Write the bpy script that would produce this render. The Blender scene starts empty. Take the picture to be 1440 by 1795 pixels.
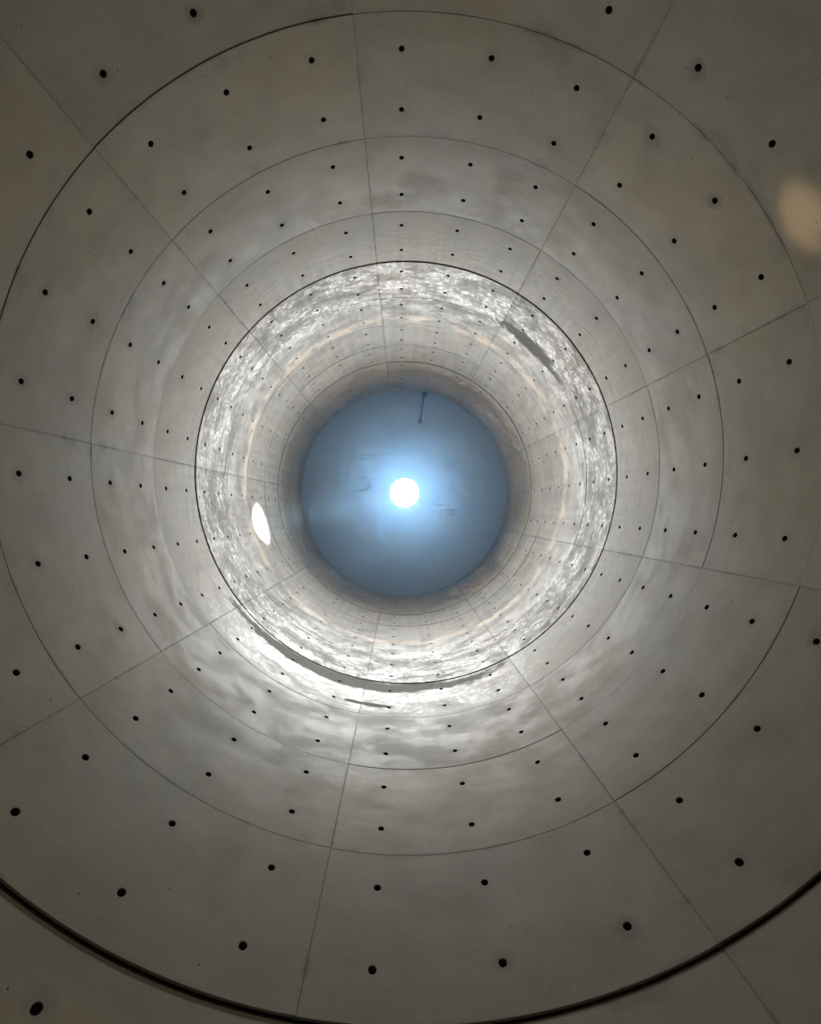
import bpy, math, random
from mathutils import Vector, Matrix
random.seed(7)
S = bpy.context.scene
COL = S.collection
PI = math.pi

# ------------------------------------------------------------------ measures
R = 2.578                 # inner radius of the shaft: 9 panels of 1.8 m around
H = 0.9                   # height of one row of formwork panels
ZC = 1.55                 # eye height
FPX = 775.0               # focal length in pixels of the 1440 px wide frame
OFF = (0.085, 0.482)      # axis of the shaft seen from the camera: right, up in the picture
JOINT0 = -8.5             # azimuth of the first vertical joint (degrees, clockwise from picture top)
N_TOP = 12.33             # ceiling level in rows above the eye
R_OC = 0.372              # radius of the oculus
ROOF = 0.50               # thickness of the roof slab
def lev(n): return ZC + H * n
def az(phi, r=R):         # point on the wall: clockwise from picture top
    a = math.radians(phi); return Vector((-math.sin(a) * r, math.cos(a) * r, 0))
Z_TOP = lev(N_TOP)

# ------------------------------------------------------------------ camera
cam = bpy.data.objects.new('camera', bpy.data.cameras.new('camera')); COL.objects.link(cam)
cam.data.sensor_fit = 'HORIZONTAL'; cam.data.sensor_width = 36.0
cam.data.lens = 36.0 * FPX / 1440.0
cam.data.clip_start = 0.02
cam.location = (OFF[0], -OFF[1], ZC)
cam.rotation_euler = (0, PI + math.radians(-1.2), 0)
S.camera = cam

# ------------------------------------------------------------------ sky, sun, exposure
w = bpy.data.worlds.new('world'); S.world = w; w.use_nodes = True
bg = w.node_tree.nodes['Background']
bg.inputs['Color'].default_value = (0.93, 0.97, 1.0, 1)
bg.inputs['Strength'].default_value = 12.0
portal = bpy.data.lights.new('skylight_portal', 'AREA'); portal.shape = 'DISK'; portal.size = 2 * R_OC
portal.cycles.is_portal = True
po = bpy.data.objects.new('skylight_portal', portal); COL.objects.link(po)
po.location = (0, 0, Z_TOP + ROOF - 0.005)
sun = bpy.data.lights.new('sun', 'SUN'); sun.energy = 9.0; sun.angle = math.radians(1.8); sun.color = (1.0, 0.82, 0.58)
so = bpy.data.objects.new('sun', sun); COL.objects.link(so)
hit = az(254.5); hit.z = lev(8.45)
src = Vector((0, 0, Z_TOP + ROOF * 0.5))
so.location = src + (src - hit).normalized() * 4
so.rotation_euler = (hit - src).to_track_quat('-Z', 'Y').to_euler()
S.view_settings.view_transform = 'Standard'; S.view_settings.look = 'None'
S.view_settings.exposure = 5.18; S.view_settings.gamma = 1.0; S.view_settings.use_curve_mapping = False
S.cycles.use_denoising = True
S.cycles.use_adaptive_sampling = True; S.cycles.adaptive_threshold = 0.05; S.cycles.adaptive_min_samples = 12
S.cycles.max_bounces = 5; S.cycles.diffuse_bounces = 4; S.cycles.glossy_bounces = 2; S.cycles.volume_bounces = 0
S.cycles.sample_clamp_indirect = 0

# ------------------------------------------------------------------ node helpers
class NT:
    def __init__(s, name):
        s.m = bpy.data.materials.new(name); s.m.use_nodes = True
        s.t = s.m.node_tree; s.t.nodes.clear()
    def n(s, typ, ins=None, **props):
        nd = s.t.nodes.new(typ)
        for k, v in props.items(): setattr(nd, k, v)
        for k, v in (ins or {}).items(): s.put(nd.inputs[k], v)
        return nd
    def put(s, sock, v):
        if hasattr(v, 'links'): s.t.links.new(v, sock)
        else: sock.default_value = v
    def math(s, op, a, b=0.0, c=0.0, clamp=False):
        nd = s.n('ShaderNodeMath', {0: a, 1: b, 2: c}, operation=op, use_clamp=clamp); return nd.outputs[0]
    def mul(s, a, b): return s.math('MULTIPLY', a, b)
    def add(s, a, b): return s.math('ADD', a, b)
    def sub(s, a, b): return s.math('SUBTRACT', a, b)
    def ramp(s, v, lo, hi, a=0.0, b=1.0, smooth=True):
        nd = s.n('ShaderNodeMapRange', {'Value': v, 'From Min': lo, 'From Max': hi, 'To Min': a, 'To Max': b},
                 interpolation_type='SMOOTHSTEP' if smooth else 'LINEAR'); return nd.outputs[0]
    def noise(s, vec, scale, detail=4.0, rough=0.55, out=0):
        nd = s.n('ShaderNodeTexNoise', {'Vector': vec, 'Scale': scale, 'Detail': detail, 'Roughness': rough}); return nd.outputs[out]
    def vscale(s, vec, k):
        nd = s.n('ShaderNodeVectorMath', {0: vec, 1: k}, operation='MULTIPLY'); return nd.outputs[0]
    def vadd(s, vec, k):
        nd = s.n('ShaderNodeVectorMath', {0: vec, 1: k}, operation='ADD'); return nd.outputs[0]
    def mix(s, f, a, b, blend='MIX'):
        nd = s.t.nodes.new('ShaderNodeMix'); nd.data_type = 'RGBA'; nd.blend_type = blend
        s.put(nd.inputs[0], f); s.put(nd.inputs[6], a); s.put(nd.inputs[7], b); return nd.outputs[2]
    def band(s, v, lo, hi, soft):   # 1 inside lo..hi
        return s.mul(s.ramp(v, lo - soft, lo + soft), s.ramp(v, hi - soft, hi + soft, 1.0, 0.0))
    def done(s, **ins):
        p = s.n('ShaderNodeBsdfPrincipled')
        for k, v in ins.items(): s.put(p.inputs[k.replace('_', ' ')], v)
        o = s.n('ShaderNodeOutputMaterial'); s.t.links.new(p.outputs[0], o.inputs[0]); return s.m

def concrete(name, rich):
    """rich: the weathered, form-smooth skin of the upper pour; otherwise the plain matt pour"""
    t = NT(name)
    geo = t.n('ShaderNodeNewGeometry'); P = geo.outputs['Position']
    rnd = t.n('ShaderNodeObjectInfo').outputs['Random']
    xyz = t.n('ShaderNodeSeparateXYZ', {0: P}).outputs
    phi = t.math('ARCTAN2', t.mul(xyz[0], -1.0), xyz[1])              # -pi..pi, clockwise in the picture
    n = t.math('DIVIDE', t.sub(xyz[2], ZC), H)                         # row number
    # distance to vertical and level joints
    u = t.math('FRACT', t.add(t.mul(phi, 9 / (2 * PI)), -JOINT0 / 40.0 + 9.0))
    dv = t.mul(t.math('MINIMUM', u, t.sub(1.0, u)), 1.8)
    f = t.math('FRACT', t.add(n, 20.0))
    dh = t.mul(t.math('MINIMUM', f, t.sub(1.0, f)), H)
    big = t.noise(P, 0.55, 1)
    med = t.noise(P, 2.6, 2, 0.6)
    grain = t.noise(P, 150.0, 1, 0.6)
    blot = t.noise(t.vadd(t.vscale(P, (1.0, 1.0, 1.9)), (3.1, 7.7, 1.3)), 2.4, 3, 0.68)
    warm = (0.36, 0.307, 0.232, 1); cool = (0.345, 0.325, 0.275, 1)
    col = t.mix(t.ramp(big, 0.38, 0.62), warm, cool)
    if rich:                                                           # paler mix in the pour above row 6
        col = t.mix(t.ramp(n, 5.99, 6.0, smooth=False), col, t.mix(t.ramp(big, 0.38, 0.62), (0.335, 0.305, 0.255, 1), (0.325, 0.312, 0.275, 1)))
    v = t.add(t.mul(t.sub(med, 0.5), 0.34), t.mul(t.sub(blot, 0.5), 0.30))
    v = t.add(v, t.mul(t.sub(grain, 0.5), 0.26 if rich else 0.40))
    v = t.add(v, t.mul(t.sub(rnd, 0.5), 0.13))
    if rich:
        streak = t.noise(t.vscale(P, (2.2, 2.2, 13.0)), 1.6, 2, 0.62)      # level streaks left by the boards
        crust = t.noise(t.vscale(P, (1.0, 1.0, 1.25)), 14.0, 3, 0.75)
        hi = t.ramp(n, 4.9, 6.2)
        v = t.add(v, t.mul(t.mul(t.sub(streak, 0.5), 0.8), hi))
        drip = t.noise(t.vscale(P, (15.0, 15.0, 0.7)), 1.0, 1, 0.5)        # runs down the wall
        v = t.add(v, t.mul(t.mul(t.sub(drip, 0.5), 0.55), hi))
    else:
        crust = blot
    v = t.add(1.0, v)
    col = t.mix(1.0, col, t.n('ShaderNodeCombineColor', {0: v, 1: v, 2: v}).outputs[0], 'MULTIPLY')
    # dark water stains along joints
    jn = t.add(t.mul(blot, 0.5), t.mul(med if not rich else crust, 0.5))
    st = t.mul(t.math('MAXIMUM', t.ramp(dv, 0.0, 0.022, 1, 0), t.mul(t.ramp(dh, 0.0, 0.03, 1, 0), 0.9)), t.ramp(jn, 0.42, 0.62, 0.45 if rich else 0.0, 1.0))
    st2 = t.mul(t.math('MAXIMUM', t.ramp(dv, 0.0, 0.12, 1, 0), t.ramp(dh, 0.0, 0.20, 1, 0)), t.ramp(blot, 0.5, 0.7))
    col = t.mix(t.add(t.mul(st, 0.8 if rich else 0.40), t.mul(st2, 0.42)), col, (0.12, 0.115, 0.105, 1))
    # halos around some tie holes
    cu = t.add(t.mul(phi, 27 / (2 * PI)), -JOINT0 / 13.3333 + 27.0)
    cw = t.mul(t.add(n, 20.0), 2.0)
    hx = t.mul(t.sub(t.math('FRACT', cu), 0.5), 0.6); hy = t.mul(t.sub(t.math('FRACT', cw), 0.485), 0.45)
    hd = t.math('SQRT', t.add(t.mul(hx, hx), t.mul(hy, hy)))
    hd = t.add(hd, t.mul(t.sub(blot, 0.5), 0.10))
    cell = t.n('ShaderNodeCombineXYZ', {0: t.math('FLOOR', cu), 1: t.math('FLOOR', cw), 2: 0.0}).outputs[0]
    wn = t.n('ShaderNodeTexWhiteNoise', {'Vector': cell}, noise_dimensions='2D').outputs[0]
    halo = t.mul(t.ramp(hd, 0.03, 0.075, 1, 0), t.ramp(wn, 0.45, 0.98, 0.0, 0.42, False))
    col = t.mix(halo, col, (0.15, 0.145, 0.13, 1))
    if not rich:                                                        # bug holes
        flat = t.n('ShaderNodeCombineXYZ', {0: t.mul(phi, R), 1: xyz[2], 2: 0.0}).outputs[0]
        vo = t.n('ShaderNodeTexVoronoi', {'Vector': flat, 'Scale': 3.4}, feature='F1', voronoi_dimensions='2D')
        pit = t.mul(t.ramp(t.math('DIVIDE', vo.outputs['Distance'], t.add(0.3, t.n('ShaderNodeSeparateColor', {0: vo.outputs['Color']}).outputs[1])), 0.012, 0.022, 1, 0), t.ramp(t.n('ShaderNodeSeparateColor', {0: vo.outputs['Color']}).outputs[0], 0.5, 0.6))
        col = t.mix(t.mul(pit, 0.75), col, (0.06, 0.055, 0.05, 1))
        bump = t.n('ShaderNodeBump', {'Strength': 0.5, 'Distance': 1.0, 'Height': t.mul(med, 0.004)}).outputs[0]
        return t.done(Base_Color=col, Roughness=t.ramp(blot, 0.3, 0.7, 0.50, 0.40), Specular_IOR_Level=t.ramp(blot, 0.3, 0.7, 0.09, 0.14), Normal=bump)
    # where the skin is hard and shiny: the whole pour above the joint at row 6, and the lower side of row 5
    side = t.math('COSINE', t.sub(phi, math.radians(192)))
    skin = t.math('MAXIMUM', t.mul(t.ramp(n, 5.98, 6.0, smooth=False), t.ramp(n, 6.6, 8.6, 1.0, 0.45)), t.mul(t.ramp(n, 4.85, 5.15), t.ramp(side, 0.55, 0.92)))
    # pale lime crust and painted highlight flecks over rows 6 - 7, a thick seam of it above the joint, a painted warm highlight at the joint of row 8
    nb = t.add(n, t.mul(t.sub(med, 0.5), 0.5))
    low = t.mul(t.band(nb, 5.15, 5.62, 0.15), t.ramp(side, 0.6, 0.9))
    bloom_glints = t.mul(t.math('MAXIMUM', t.mul(t.band(nb, 5.9, 7.1, 0.22), t.ramp(n, 5.98, 6.0, smooth=False)), low), t.ramp(crust, 0.49, 0.60))
    bloom_glints = t.mul(bloom_glints, t.ramp(blot, 0.40, 0.56))
    edge = t.mul(t.band(n, 6.03, 6.22, 0.05), t.ramp(med, 0.46, 0.54))
    bloom_glints = t.math('MAXIMUM', bloom_glints, t.mul(edge, t.ramp(crust, 0.36, 0.5)))
    col = t.mix(t.mul(bloom_glints, 0.78), col, (0.76, 0.74, 0.69, 1))
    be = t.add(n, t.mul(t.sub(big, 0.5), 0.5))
    warm_glint = t.mul(t.band(t.add(be, t.mul(t.sub(blot, 0.5), 0.22)), 7.74, 7.98, 0.12), t.ramp(med, 0.36, 0.56, 0.1, 1.0))
    col = t.mix(t.mul(warm_glint, 0.7), col, (0.88, 0.73, 0.57, 1))
    # trowelled grey repair mortar: azimuth (deg), row, half length m, half height m
    mask = 0.0
    for (a, nn, hl, hh) in ((43, 6.93, 0.62, 0.15), (194, 5.84, 1.75, 0.155), (190, 5.27, 0.28, 0.045)):
        da = t.math('WRAP', t.sub(phi, math.radians(a if a <= 180 else a - 360)), PI, -PI)
        ex = t.mul(da, R / hl); ey = t.mul(t.sub(n, nn), H / hh)
        rr = t.add(t.add(t.mul(ex, ex), t.mul(ey, ey)), t.add(t.mul(t.sub(crust, 0.5), 1.8), t.mul(t.sub(blot, 0.5), 2.2)))
        mask = t.math('MAXIMUM', mask, t.ramp(rr, 0.6, 1.35, 1, 0))
    col = t.mix(t.mul(mask, 0.9), col, (0.235, 0.23, 0.21, 1))
    gl = t.mul(skin, t.ramp(t.add(t.mul(crust, 0.45), t.mul(blot, 0.55)), 0.34, 0.66))
    gl = t.add(gl, t.mul(t.mul(t.sub(rnd, 0.6), 0.25), skin))
    gl = t.math('MULTIPLY', gl, t.sub(1.0, mask), clamp=True)
    rough = t.ramp(gl, 0.0, 1.0, t.ramp(n, 5.99, 6.0, 0.47, 0.52, False), 0.34, False)
    spec = t.ramp(gl, 0.0, 1.0, t.ramp(n, 5.99, 6.0, 0.085, 0.04, False), t.ramp(n, 5.99, 6.0, 0.085, 0.072, False), False)
    spec = t.mul(spec, t.ramp(mask, 0.0, 1.0, 1.0, 0.12, False))
    hgt = t.mul(t.add(t.mul(streak, 0.0026), t.mul(crust, t.ramp(n, 6.8, 7.5, 0.0042, 0.0010))), t.ramp(n, 4.9, 5.5, 0.3, 1.0))
    bump = t.n('ShaderNodeBump', {'Strength': 0.55, 'Distance': 1.0, 'Height': hgt}).outputs[0]
    return t.done(Base_Color=col, Roughness=rough, Specular_IOR_Level=spec, Normal=bump)

def plain(name, c1, c2, scale, rough=0.8, bump=0.002):
    t = NT(name)
    P = t.n('ShaderNodeNewGeometry').outputs['Position']
    a = t.noise(P, scale, 6, 0.6); b = t.noise(P, scale * 14, 3, 0.6)
    f = t.ramp(t.add(t.mul(a, 0.7), t.mul(b, 0.3)), 0.3, 0.7)
    col = t.mix(f, (*c1, 1), (*c2, 1))
    bp = t.n('ShaderNodeBump', {'Strength': 0.5, 'Distance': 1.0, 'Height': t.mul(t.add(a, t.mul(b, 0.4)), bump)}).outputs[0]
    return t.done(Base_Color=col, Roughness=rough, Normal=bp)

M_CONC = concrete('matt_formed_concrete', False)
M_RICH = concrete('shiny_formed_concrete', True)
M_JOINT = plain('joint_mortar', (0.07, 0.065, 0.06), (0.38, 0.36, 0.32), 1.6)
M_GROOVE = plain('dark_joint_sealant', (0.02, 0.017, 0.014), (0.035, 0.03, 0.025), 8)
M_STEP = plain('brown_joint_mortar', (0.075, 0.055, 0.038), (0.12, 0.09, 0.065), 6)  # brown paints the shade under the overhanging lip at the step
M_HOLE_SHADE = plain('tie_hole_mortar', (0.03, 0.026, 0.022), (0.055, 0.048, 0.04), 30)  # near-black: shade inside the tie holes put into the colour
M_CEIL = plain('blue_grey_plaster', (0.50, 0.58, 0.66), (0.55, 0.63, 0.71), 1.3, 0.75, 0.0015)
M_FLOOR = plain('floor_screed', (0.10, 0.08, 0.06), (0.15, 0.12, 0.09), 2.0)
M_REVEAL = plain('roof_opening_concrete', (0.42, 0.42, 0.41), (0.52, 0.52, 0.5), 3)
M_METAL = plain('dark_galvanised_steel', (0.05, 0.055, 0.065), (0.09, 0.095, 0.10), 20, 0.5, 0.0005)

# ------------------------------------------------------------------ mesh helpers
def mesh(name, verts, faces, mat, smooth=True, sharp=None):
    me = bpy.data.meshes.new(name); me.from_pydata([tuple(v) for v in verts], [], faces)
    me.materials.append(mat)
    me.polygons.foreach_set('use_smooth', [smooth] * len(me.polygons))
    me.validate(); me.update()
    if smooth: me.set_sharp_from_angle(angle=math.radians(28))
    return me
def link(name, data, parent=None, **props):
    o = bpy.data.objects.new(name, data); COL.objects.link(o)
    if parent is not None: o.parent = parent
    for k, v in props.items(): o[k] = v
    return o
def lathe(profile, seg=144, closed=False):
    vs, fs = [], []
    m = len(profile)
    for i in range(seg):
        a = 2 * PI * i / seg
        for (r, z) in profile: vs.append((-math.sin(a) * r, math.cos(a) * r, z))
    for i in range(seg):
        j = (i + 1) % seg
        for k in range(m if closed else m - 1):
            l = (k + 1) % m
            fs.append((i * m + k, j * m + k, j * m + l, i * m + l))
    return vs, fs

HOLE_R, HOLE_D = 0.0190, 0.055
def panel_mesh(name, z0, z1, rad, hole_rows=(0.245, 0.735), mat=None):
    """curved formwork panel, 40 degrees wide, z0..z1 (within 0..0.9), front at radius rad, with tie holes"""
    W = 2 * PI * R / 9
    gap, ch, depth = 0.0010, 0.0014, 0.012
    xs = []
    for c in range(3):
        cx = (c + 0.5) * W / 3
        xs += [cx + d for d in (-0.225, -0.15, -0.09, -0.05, -0.025, 0, 0.025, 0.05, 0.09, 0.15, 0.225)]
        if c < 2: xs.append((c + 1) * W / 3)
    xs = [gap + ch] + xs + [W - gap - ch]
    za, zb = z0 + gap + ch, z1 - gap - ch
    zs = [za]
    for hr in hole_rows:
        zs += [hr * H + d for d in (-0.12, -0.05, -0.025, 0, 0.025, 0.05, 0.12)]
    if len(hole_rows) == 2: zs.append(0.5 * H)
    zs = sorted(z for z in set(zs) if za - 1e-6 <= z < zb - 0.01) + [zb]
    def pt(x, z, dr=0.0):
        a = x / R; r = rad + dr
        return (-math.sin(a) * r, math.cos(a) * r, z)
    vs, fs, dark = [], [], []
    nx, nz = len(xs), len(zs)
    for z in zs:
        for x in xs: vs.append(pt(x, z))
    idx = lambda i, j: j * nx + i
    holes = [((c + 0.5) * W / 3, hr * H) for c in range(3) for hr in hole_rows]
    def blk(i, j):
        x = 0.5 * (xs[i] + xs[i + 1]); z = 0.5 * (zs[j] + zs[j + 1])
        return any(abs(x - hx) < 0.05 and abs(z - hz) < 0.05 for hx, hz in holes)
    for j in range(nz - 1):
        for i in range(nx - 1):
            if not blk(i, j): fs.append((idx(i, j), idx(i, j + 1), idx(i + 1, j + 1), idx(i + 1, j)))
    for hx, hz in holes:
        ic = min(range(nx), key=lambda i: abs(xs[i] - hx)); jc = min(range(nz), key=lambda j: abs(zs[j] - hz))
        ring = [(ic + d, jc - 2) for d in range(-2, 2)] + [(ic + 2, jc + d) for d in range(-2, 2)] + \
               [(ic - d, jc + 2) for d in range(-2, 2)] + [(ic - 2, jc - d) for d in range(-2, 2)]
        outer = [idx(*q) for q in ring]
        def circ(r, dr):
            b = len(vs)
            for (i, j) in ring:
                a = math.atan2(zs[j] - hz, xs[i] - hx)
                vs.append(pt(hx + math.cos(a) * r, hz + math.sin(a) * r, dr))
            return list(range(b, b + 16))
        c1 = circ(HOLE_R + 0.0025, 0.0); c2 = circ(HOLE_R, 0.0025); c3 = circ(HOLE_R * 0.8, HOLE_D)
        for A, B in ((outer, c1), (c1, c2), (c2, c3)):
            for k in range(16):
                l = (k + 1) % 16; fs.append((A[l], A[k], B[k], B[l]))
        fs.append(tuple(c3)); dark.extend(range(len(fs) - 17, len(fs)))
    # chamfered edge and sides
    loop = [(i, 0) for i in range(nx - 1)] + [(nx - 1, j) for j in range(nz - 1)] + \
           [(i, nz - 1) for i in range(nx - 1, 0, -1)] + [(0, j) for j in range(nz - 1, 0, -1)]
    front = [idx(*q) for q in loop]
    def rim(e, dr):
        b = len(vs)
        for (i, j) in loop:
            x = xs[i] + (-e if i == 0 else e if i == nx - 1 else 0); z = zs[j] + (-e if j == 0 else e if j == nz - 1 else 0)
            vs.append(pt(x, z, dr))
        return list(range(b, b + len(loop)))
    c1 = rim(ch, ch); c2 = rim(ch, depth)
    for A, B in ((front, c1), (c1, c2)):
        for k in range(len(loop)):
            l = (k + 1) % len(loop); fs.append((A[l], A[k], B[k], B[l]))
    me = mesh(name, vs, fs, mat or M_CONC)
    me.materials.append(M_HOLE_SHADE)
    for q in dark: me.polygons[q].material_index = 1
    return me

# near-black shade at the bottom of a tie hole: a domed disc, origin on the wall axis, hole at azimuth 0
def plug_mesh():
    vs, fs = [], []
    for (r, d) in ((HOLE_R * 0.74, 0.046), (HOLE_R * 0.60, 0.041), (HOLE_R * 0.25, 0.038)):
        for k in range(12):
            a = 2 * PI * k / 12; vs.append((math.cos(a) * r, R + d, math.sin(a) * r))
    for q in range(2):
        for k in range(12):
            l = (k + 1) % 12; fs.append((q * 12 + k, q * 12 + l, q * 12 + 12 + l, q * 12 + 12 + k))
    fs.append(tuple(24 + k for k in range(12)))
    return mesh('tie_hole_plug', vs, fs, M_HOLE_SHADE)
PLUG = plug_mesh()

# ------------------------------------------------------------------ the shaft wall, lift by lift
G = 0.015                      # half height of the open joint between two lifts
SET = 0.009                    # the lowest lift stands back a little
FULL = panel_mesh('formwork_panel', 0, H, R)
BOT = panel_mesh('formwork_panel_above_joint', G, H, R)
LIP = panel_mesh('formwork_panel_above_step', 0.001, H, R)
TOPM = panel_mesh('formwork_panel_below_joint', 0, H - G, R, mat=M_RICH)
RFULL = panel_mesh('shiny_panel', 0, H, R, mat=M_RICH)
RBOT = panel_mesh('shiny_panel_above_joint', G, H, R, mat=M_RICH)
LOW = panel_mesh('formwork_panel_low', 0, H - 0.015, R + SET)
CAP = panel_mesh('formwork_panel_cap', 0, (N_TOP - 12) * H, R, (0.19,))

def lift(name, label, rows, z0, z1, rad):
    w_ = link(name, None, None, kind='structure', label=label, category='wall')
    w_.location = (0, 0, 0)
    vs, fs = lathe([(rad + 0.065, z0), (rad + 0.065, z1), (rad + 0.30, z1), (rad + 0.30, z0)], 180, True)
    link('backing', mesh(name + '_backing', vs, fs, M_JOINT), w_)
    hw = 0.012 / R                                # mortar in the joints, a few millimetres behind the face
    prof = [(-math.sin(a) * r, math.cos(a) * r) for a, r in ((-hw, rad + 0.004), (hw, rad + 0.004), (hw, rad + 0.02), (-hw, rad + 0.02))]
    vs = [(x, y, z) for z in (z0, z1) for x, y in prof]
    fs = [(0, 4, 5, 1), (1, 5, 6, 2), (2, 6, 7, 3), (3, 7, 4, 0), (4, 7, 6, 5), (0, 1, 2, 3)]
    strip = mesh(name + '_strip', vs, fs, M_JOINT, False)
    for p in range(9):
        o = link('vertical_joint', strip, w_); o.rotation_euler = (0, 0, math.radians(JOINT0 + 40 * p))
    for k, me in rows[1:]:
        vs, fs = lathe([(rad + 0.0035, lev(k) - 0.012), (rad + 0.0035, lev(k) + 0.012), (rad + 0.02, lev(k) + 0.012), (rad + 0.02, lev(k) - 0.012)], 180, True)
        link('level_joint', mesh(name + '_ring', vs, fs, M_JOINT), w_)
    for k, me in rows:
        for p in range(9):
            o = link('concrete_panel', me, w_)
            j = random.uniform(-0.0022, 0.0022)
            phi = math.radians(JOINT0 + 40 * p)
            d = az(JOINT0 + 40 * p + 20, 1.0) * j
            o.location = (d.x, d.y, lev(k)); o.rotation_euler = (0, 0, phi)
            if 1 <= k <= 5:                        # near enough to look into the holes
                for c in range(3):
                    for hr in (0.245, 0.735):
                        q = link('tie_hole_plug', PLUG, o)
                        q.location = (0, 0, hr * H)
                        q.rotation_euler = (0, 0, math.radians(40 / 3 * (c + 0.5)))
    return w_
lift('wall_lower', 'lowest lift of the round concrete wall, brown-grey, set back below the dark open joint',
     [(1, LOW)], lev(1), lev(2) - 0.015, R + SET)
lift('wall_middle', 'second lift of round concrete wall, four rows of panels with tie holes',
     [(2, LIP), (3, FULL), (4, FULL), (5, TOPM)], lev(2) + 0.002, lev(6) - G, R)
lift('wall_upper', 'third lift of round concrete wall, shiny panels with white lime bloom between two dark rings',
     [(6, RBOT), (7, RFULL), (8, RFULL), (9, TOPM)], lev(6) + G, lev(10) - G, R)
lift('wall_top', 'topmost lift of round concrete wall, smooth grey, under the blue ceiling',
     [(10, BOT), (11, FULL), (12, CAP)], lev(10) + G, Z_TOP, R)

for i, nn in enumerate((2, 6, 10)):
    za_, zb_, r_ = (lev(2) - 0.015, lev(2) + 0.0005, R + 0.022) if nn == 2 else (lev(nn) - G, lev(nn) + G, R + 0.035)
    vs, fs = lathe([(r_, za_), (r_, zb_), (R + 0.28, zb_), (R + 0.28, za_)], 180, True)
    link('trim_%d' % (i + 1), mesh('open_joint_ring', vs, fs, M_STEP if nn == 2 else M_GROOVE), None, kind='structure', category='joint',
         label=['dark step ring lowest on the wall, where the wall below stands back', 'thin black joint ring around the shiny upper drum', 'finest black joint ring nearest the blue ceiling'][i])

# base of the wall and floor, below the picture
vs, fs = lathe([(R + SET, 0.0), (R + SET, lev(1)), (R + 0.31, lev(1)), (R + 0.31, 0.0)], 180, True)
link('wall_base', mesh('wall_base', vs, fs, M_CONC), None, kind='structure', category='wall', label='plain concrete foot of the round wall below the panels')
vs, fs = lathe([(0.02, 0.0), (1.3, 0.0), (R + 0.31, 0.0), (R + 0.31, -0.2), (0.02, -0.2)], 144, True)
link('floor', mesh('floor', vs, fs, M_FLOOR), None, kind='structure', category='floor', label='round brown screed floor at the foot of the shaft')

# ceiling slab with the oculus
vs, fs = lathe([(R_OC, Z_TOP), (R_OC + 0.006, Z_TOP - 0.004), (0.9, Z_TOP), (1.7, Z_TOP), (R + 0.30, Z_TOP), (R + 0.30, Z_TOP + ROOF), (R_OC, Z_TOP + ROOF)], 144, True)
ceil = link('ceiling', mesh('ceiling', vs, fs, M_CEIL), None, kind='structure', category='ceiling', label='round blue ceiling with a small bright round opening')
vs, fs = lathe([(R_OC - 0.012, Z_TOP - 0.004), (R_OC, Z_TOP - 0.008), (R_OC + 0.004, Z_TOP - 0.004), (R_OC, Z_TOP + ROOF), (R_OC - 0.012, Z_TOP + ROOF)], 96, True)
link('reveal', mesh('reveal', vs, fs, M_REVEAL), ceil, label='pale lining of the roof opening')

# steel conduit on the ceiling, running in from the wall to a small box
def tube(p, q, r, seg=12):
    d = (q - p).normalized(); a = d.orthogonal().normalized(); b = d.cross(a)
    vs = [tuple(c + (a * math.cos(2 * PI * k / seg) + b * math.sin(2 * PI * k / seg)) * r) for c in (p, q) for k in range(seg)]
    fs = [(k, (k + 1) % seg, seg + (k + 1) % seg, seg + k) for k in range(seg)] + [tuple(range(seg))[::-1], tuple(range(seg, 2 * seg))]
    return vs, fs
cd = link('ceiling_conduit', None, None, label='short thin dark conduit on the blue ceiling above the bright opening', category='conduit')
pa = Vector((-0.50, 2.515, Z_TOP)); pb = Vector((-0.387, 1.79, Z_TOP))
cd.location = pa
dn = Vector((0, 0, -0.022))
vs, fs = tube(dn, pb - pa + dn, 0.017); link('pipe', mesh('pipe', vs, fs, M_METAL), cd)
def cbox(c, sx, sy, sz, b):
    vs, fs = [], []
    for z, k in ((0, 0), (-sz + b, 0), (-sz, b)):
        for x, y in ((-1, -1), (1, -1), (1, 1), (-1, 1)): vs.append((c.x + x * (sx - k), c.y + y * (sy - k), c.z + z))
    for q in range(2):
        for k in range(4): l = (k + 1) % 4; fs.append((q * 4 + k, q * 4 + 4 + k, q * 4 + 4 + l, q * 4 + l))
    fs += [(8, 11, 10, 9), (0, 1, 2, 3)]
    return vs, fs
vs, fs = cbox(pb - pa, 0.045, 0.04, 0.05, 0.008); link('end_box', mesh('end_box', vs, fs, M_METAL, False), cd)
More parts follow.
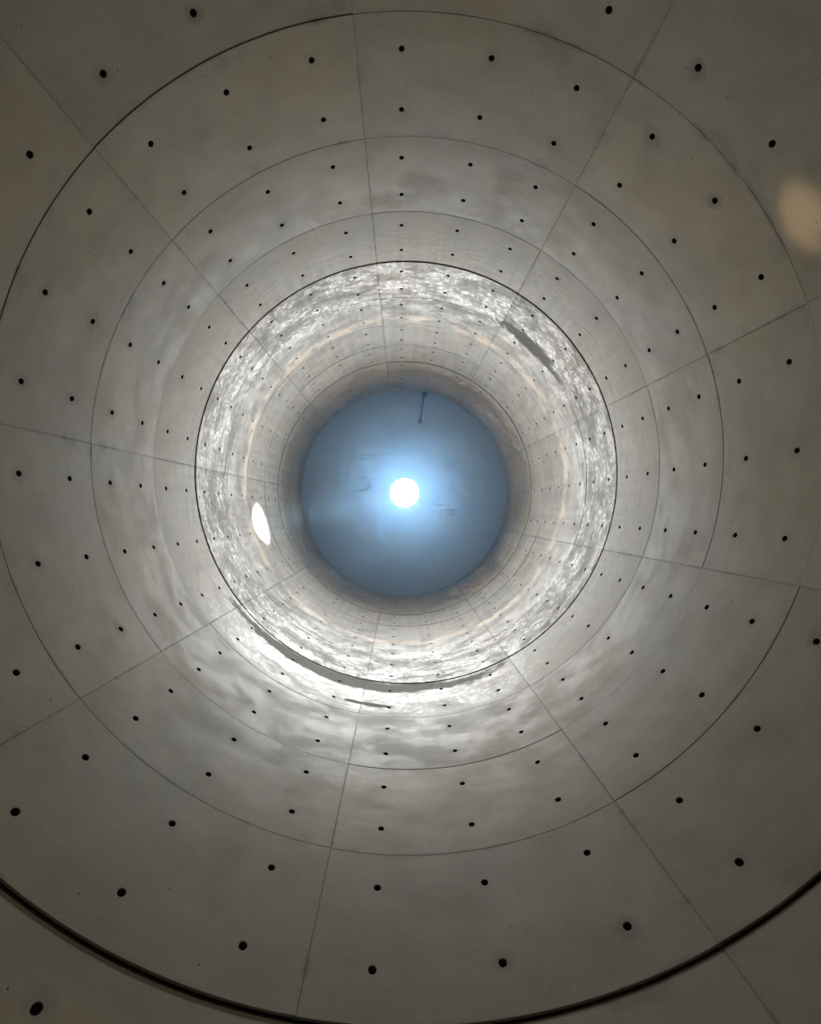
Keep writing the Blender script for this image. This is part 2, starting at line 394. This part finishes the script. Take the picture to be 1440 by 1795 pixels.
vs, fs = cbox(Vector((0.004, -0.045, 0)), 0.05, 0.035, 0.045, 0.008); link('wall_box', mesh('wall_box', vs, fs, M_METAL, False), cd)

# thin blue volume added in the upper shaft for the glow round the opening
t = NT('thin_blue_haze')
vsn = t.n('ShaderNodeVolumeScatter', {'Color': (0.25, 0.57, 1.0, 1), 'Density': 0.022, 'Anisotropy': 0.70})
o_ = t.n('ShaderNodeOutputMaterial'); t.t.links.new(vsn.outputs[0], o_.inputs['Volume'])
vs, fs = lathe([(R - 0.03, lev(5.6)), (R - 0.03, lev(10.65))], 96)
fs += [tuple(2 * i for i in range(96))[::-1], tuple(2 * i + 1 for i in range(96))]
link('haze', mesh('haze', vs, fs, t.m, False), None, kind='stuff', label='thin blue haze hanging under the bright opening', category='haze')

# unseen narrow-beam spotlight added in the floor for the warm wall patch
fx = link('floor_spotlight', None, None, label='small round warm spotlight let into the brown floor by the wall', category='spotlight')
fx.location = az(236, 2.2) + Vector((0, 0, 0.0))
vs, fs = lathe([(0.055, 0.0), (0.058, 0.012), (0.075, 0.010), (0.082, 0.0)], 32, True)
link('bezel', mesh('bezel', vs, fs, M_METAL), fx)
t = NT('warm_lamp_lens')
em = t.n('ShaderNodeEmission', {'Color': (1.0, 0.72, 0.42, 1), 'Strength': 0.15})
o_ = t.n('ShaderNodeOutputMaterial'); t.t.links.new(em.outputs[0], o_.inputs[0])
vs, fs = lathe([(0.056, 0.004), (0.03, 0.008), (0.002, 0.009)], 32)
link('lens', mesh('lens', vs, fs, t.m), fx)  # lens of the added spotlight
sp = bpy.data.lights.new('lamp', 'SPOT'); sp.energy = 24; sp.color = (1.0, 0.76, 0.50); sp.spot_size = math.radians(2.3); sp.spot_blend = 0.9; sp.shadow_soft_size = 0.03
lo = bpy.data.objects.new('lamp', sp); COL.objects.link(lo); lo.parent = fx; lo.location = (0, 0, 0.03)
aim = az(61.5); aim.z = lev(2.80); lo.scale = (2.2, 1, 1)
lo.rotation_euler = (aim - fx.location - lo.location).to_track_quat('-Z', 'Y').to_euler()
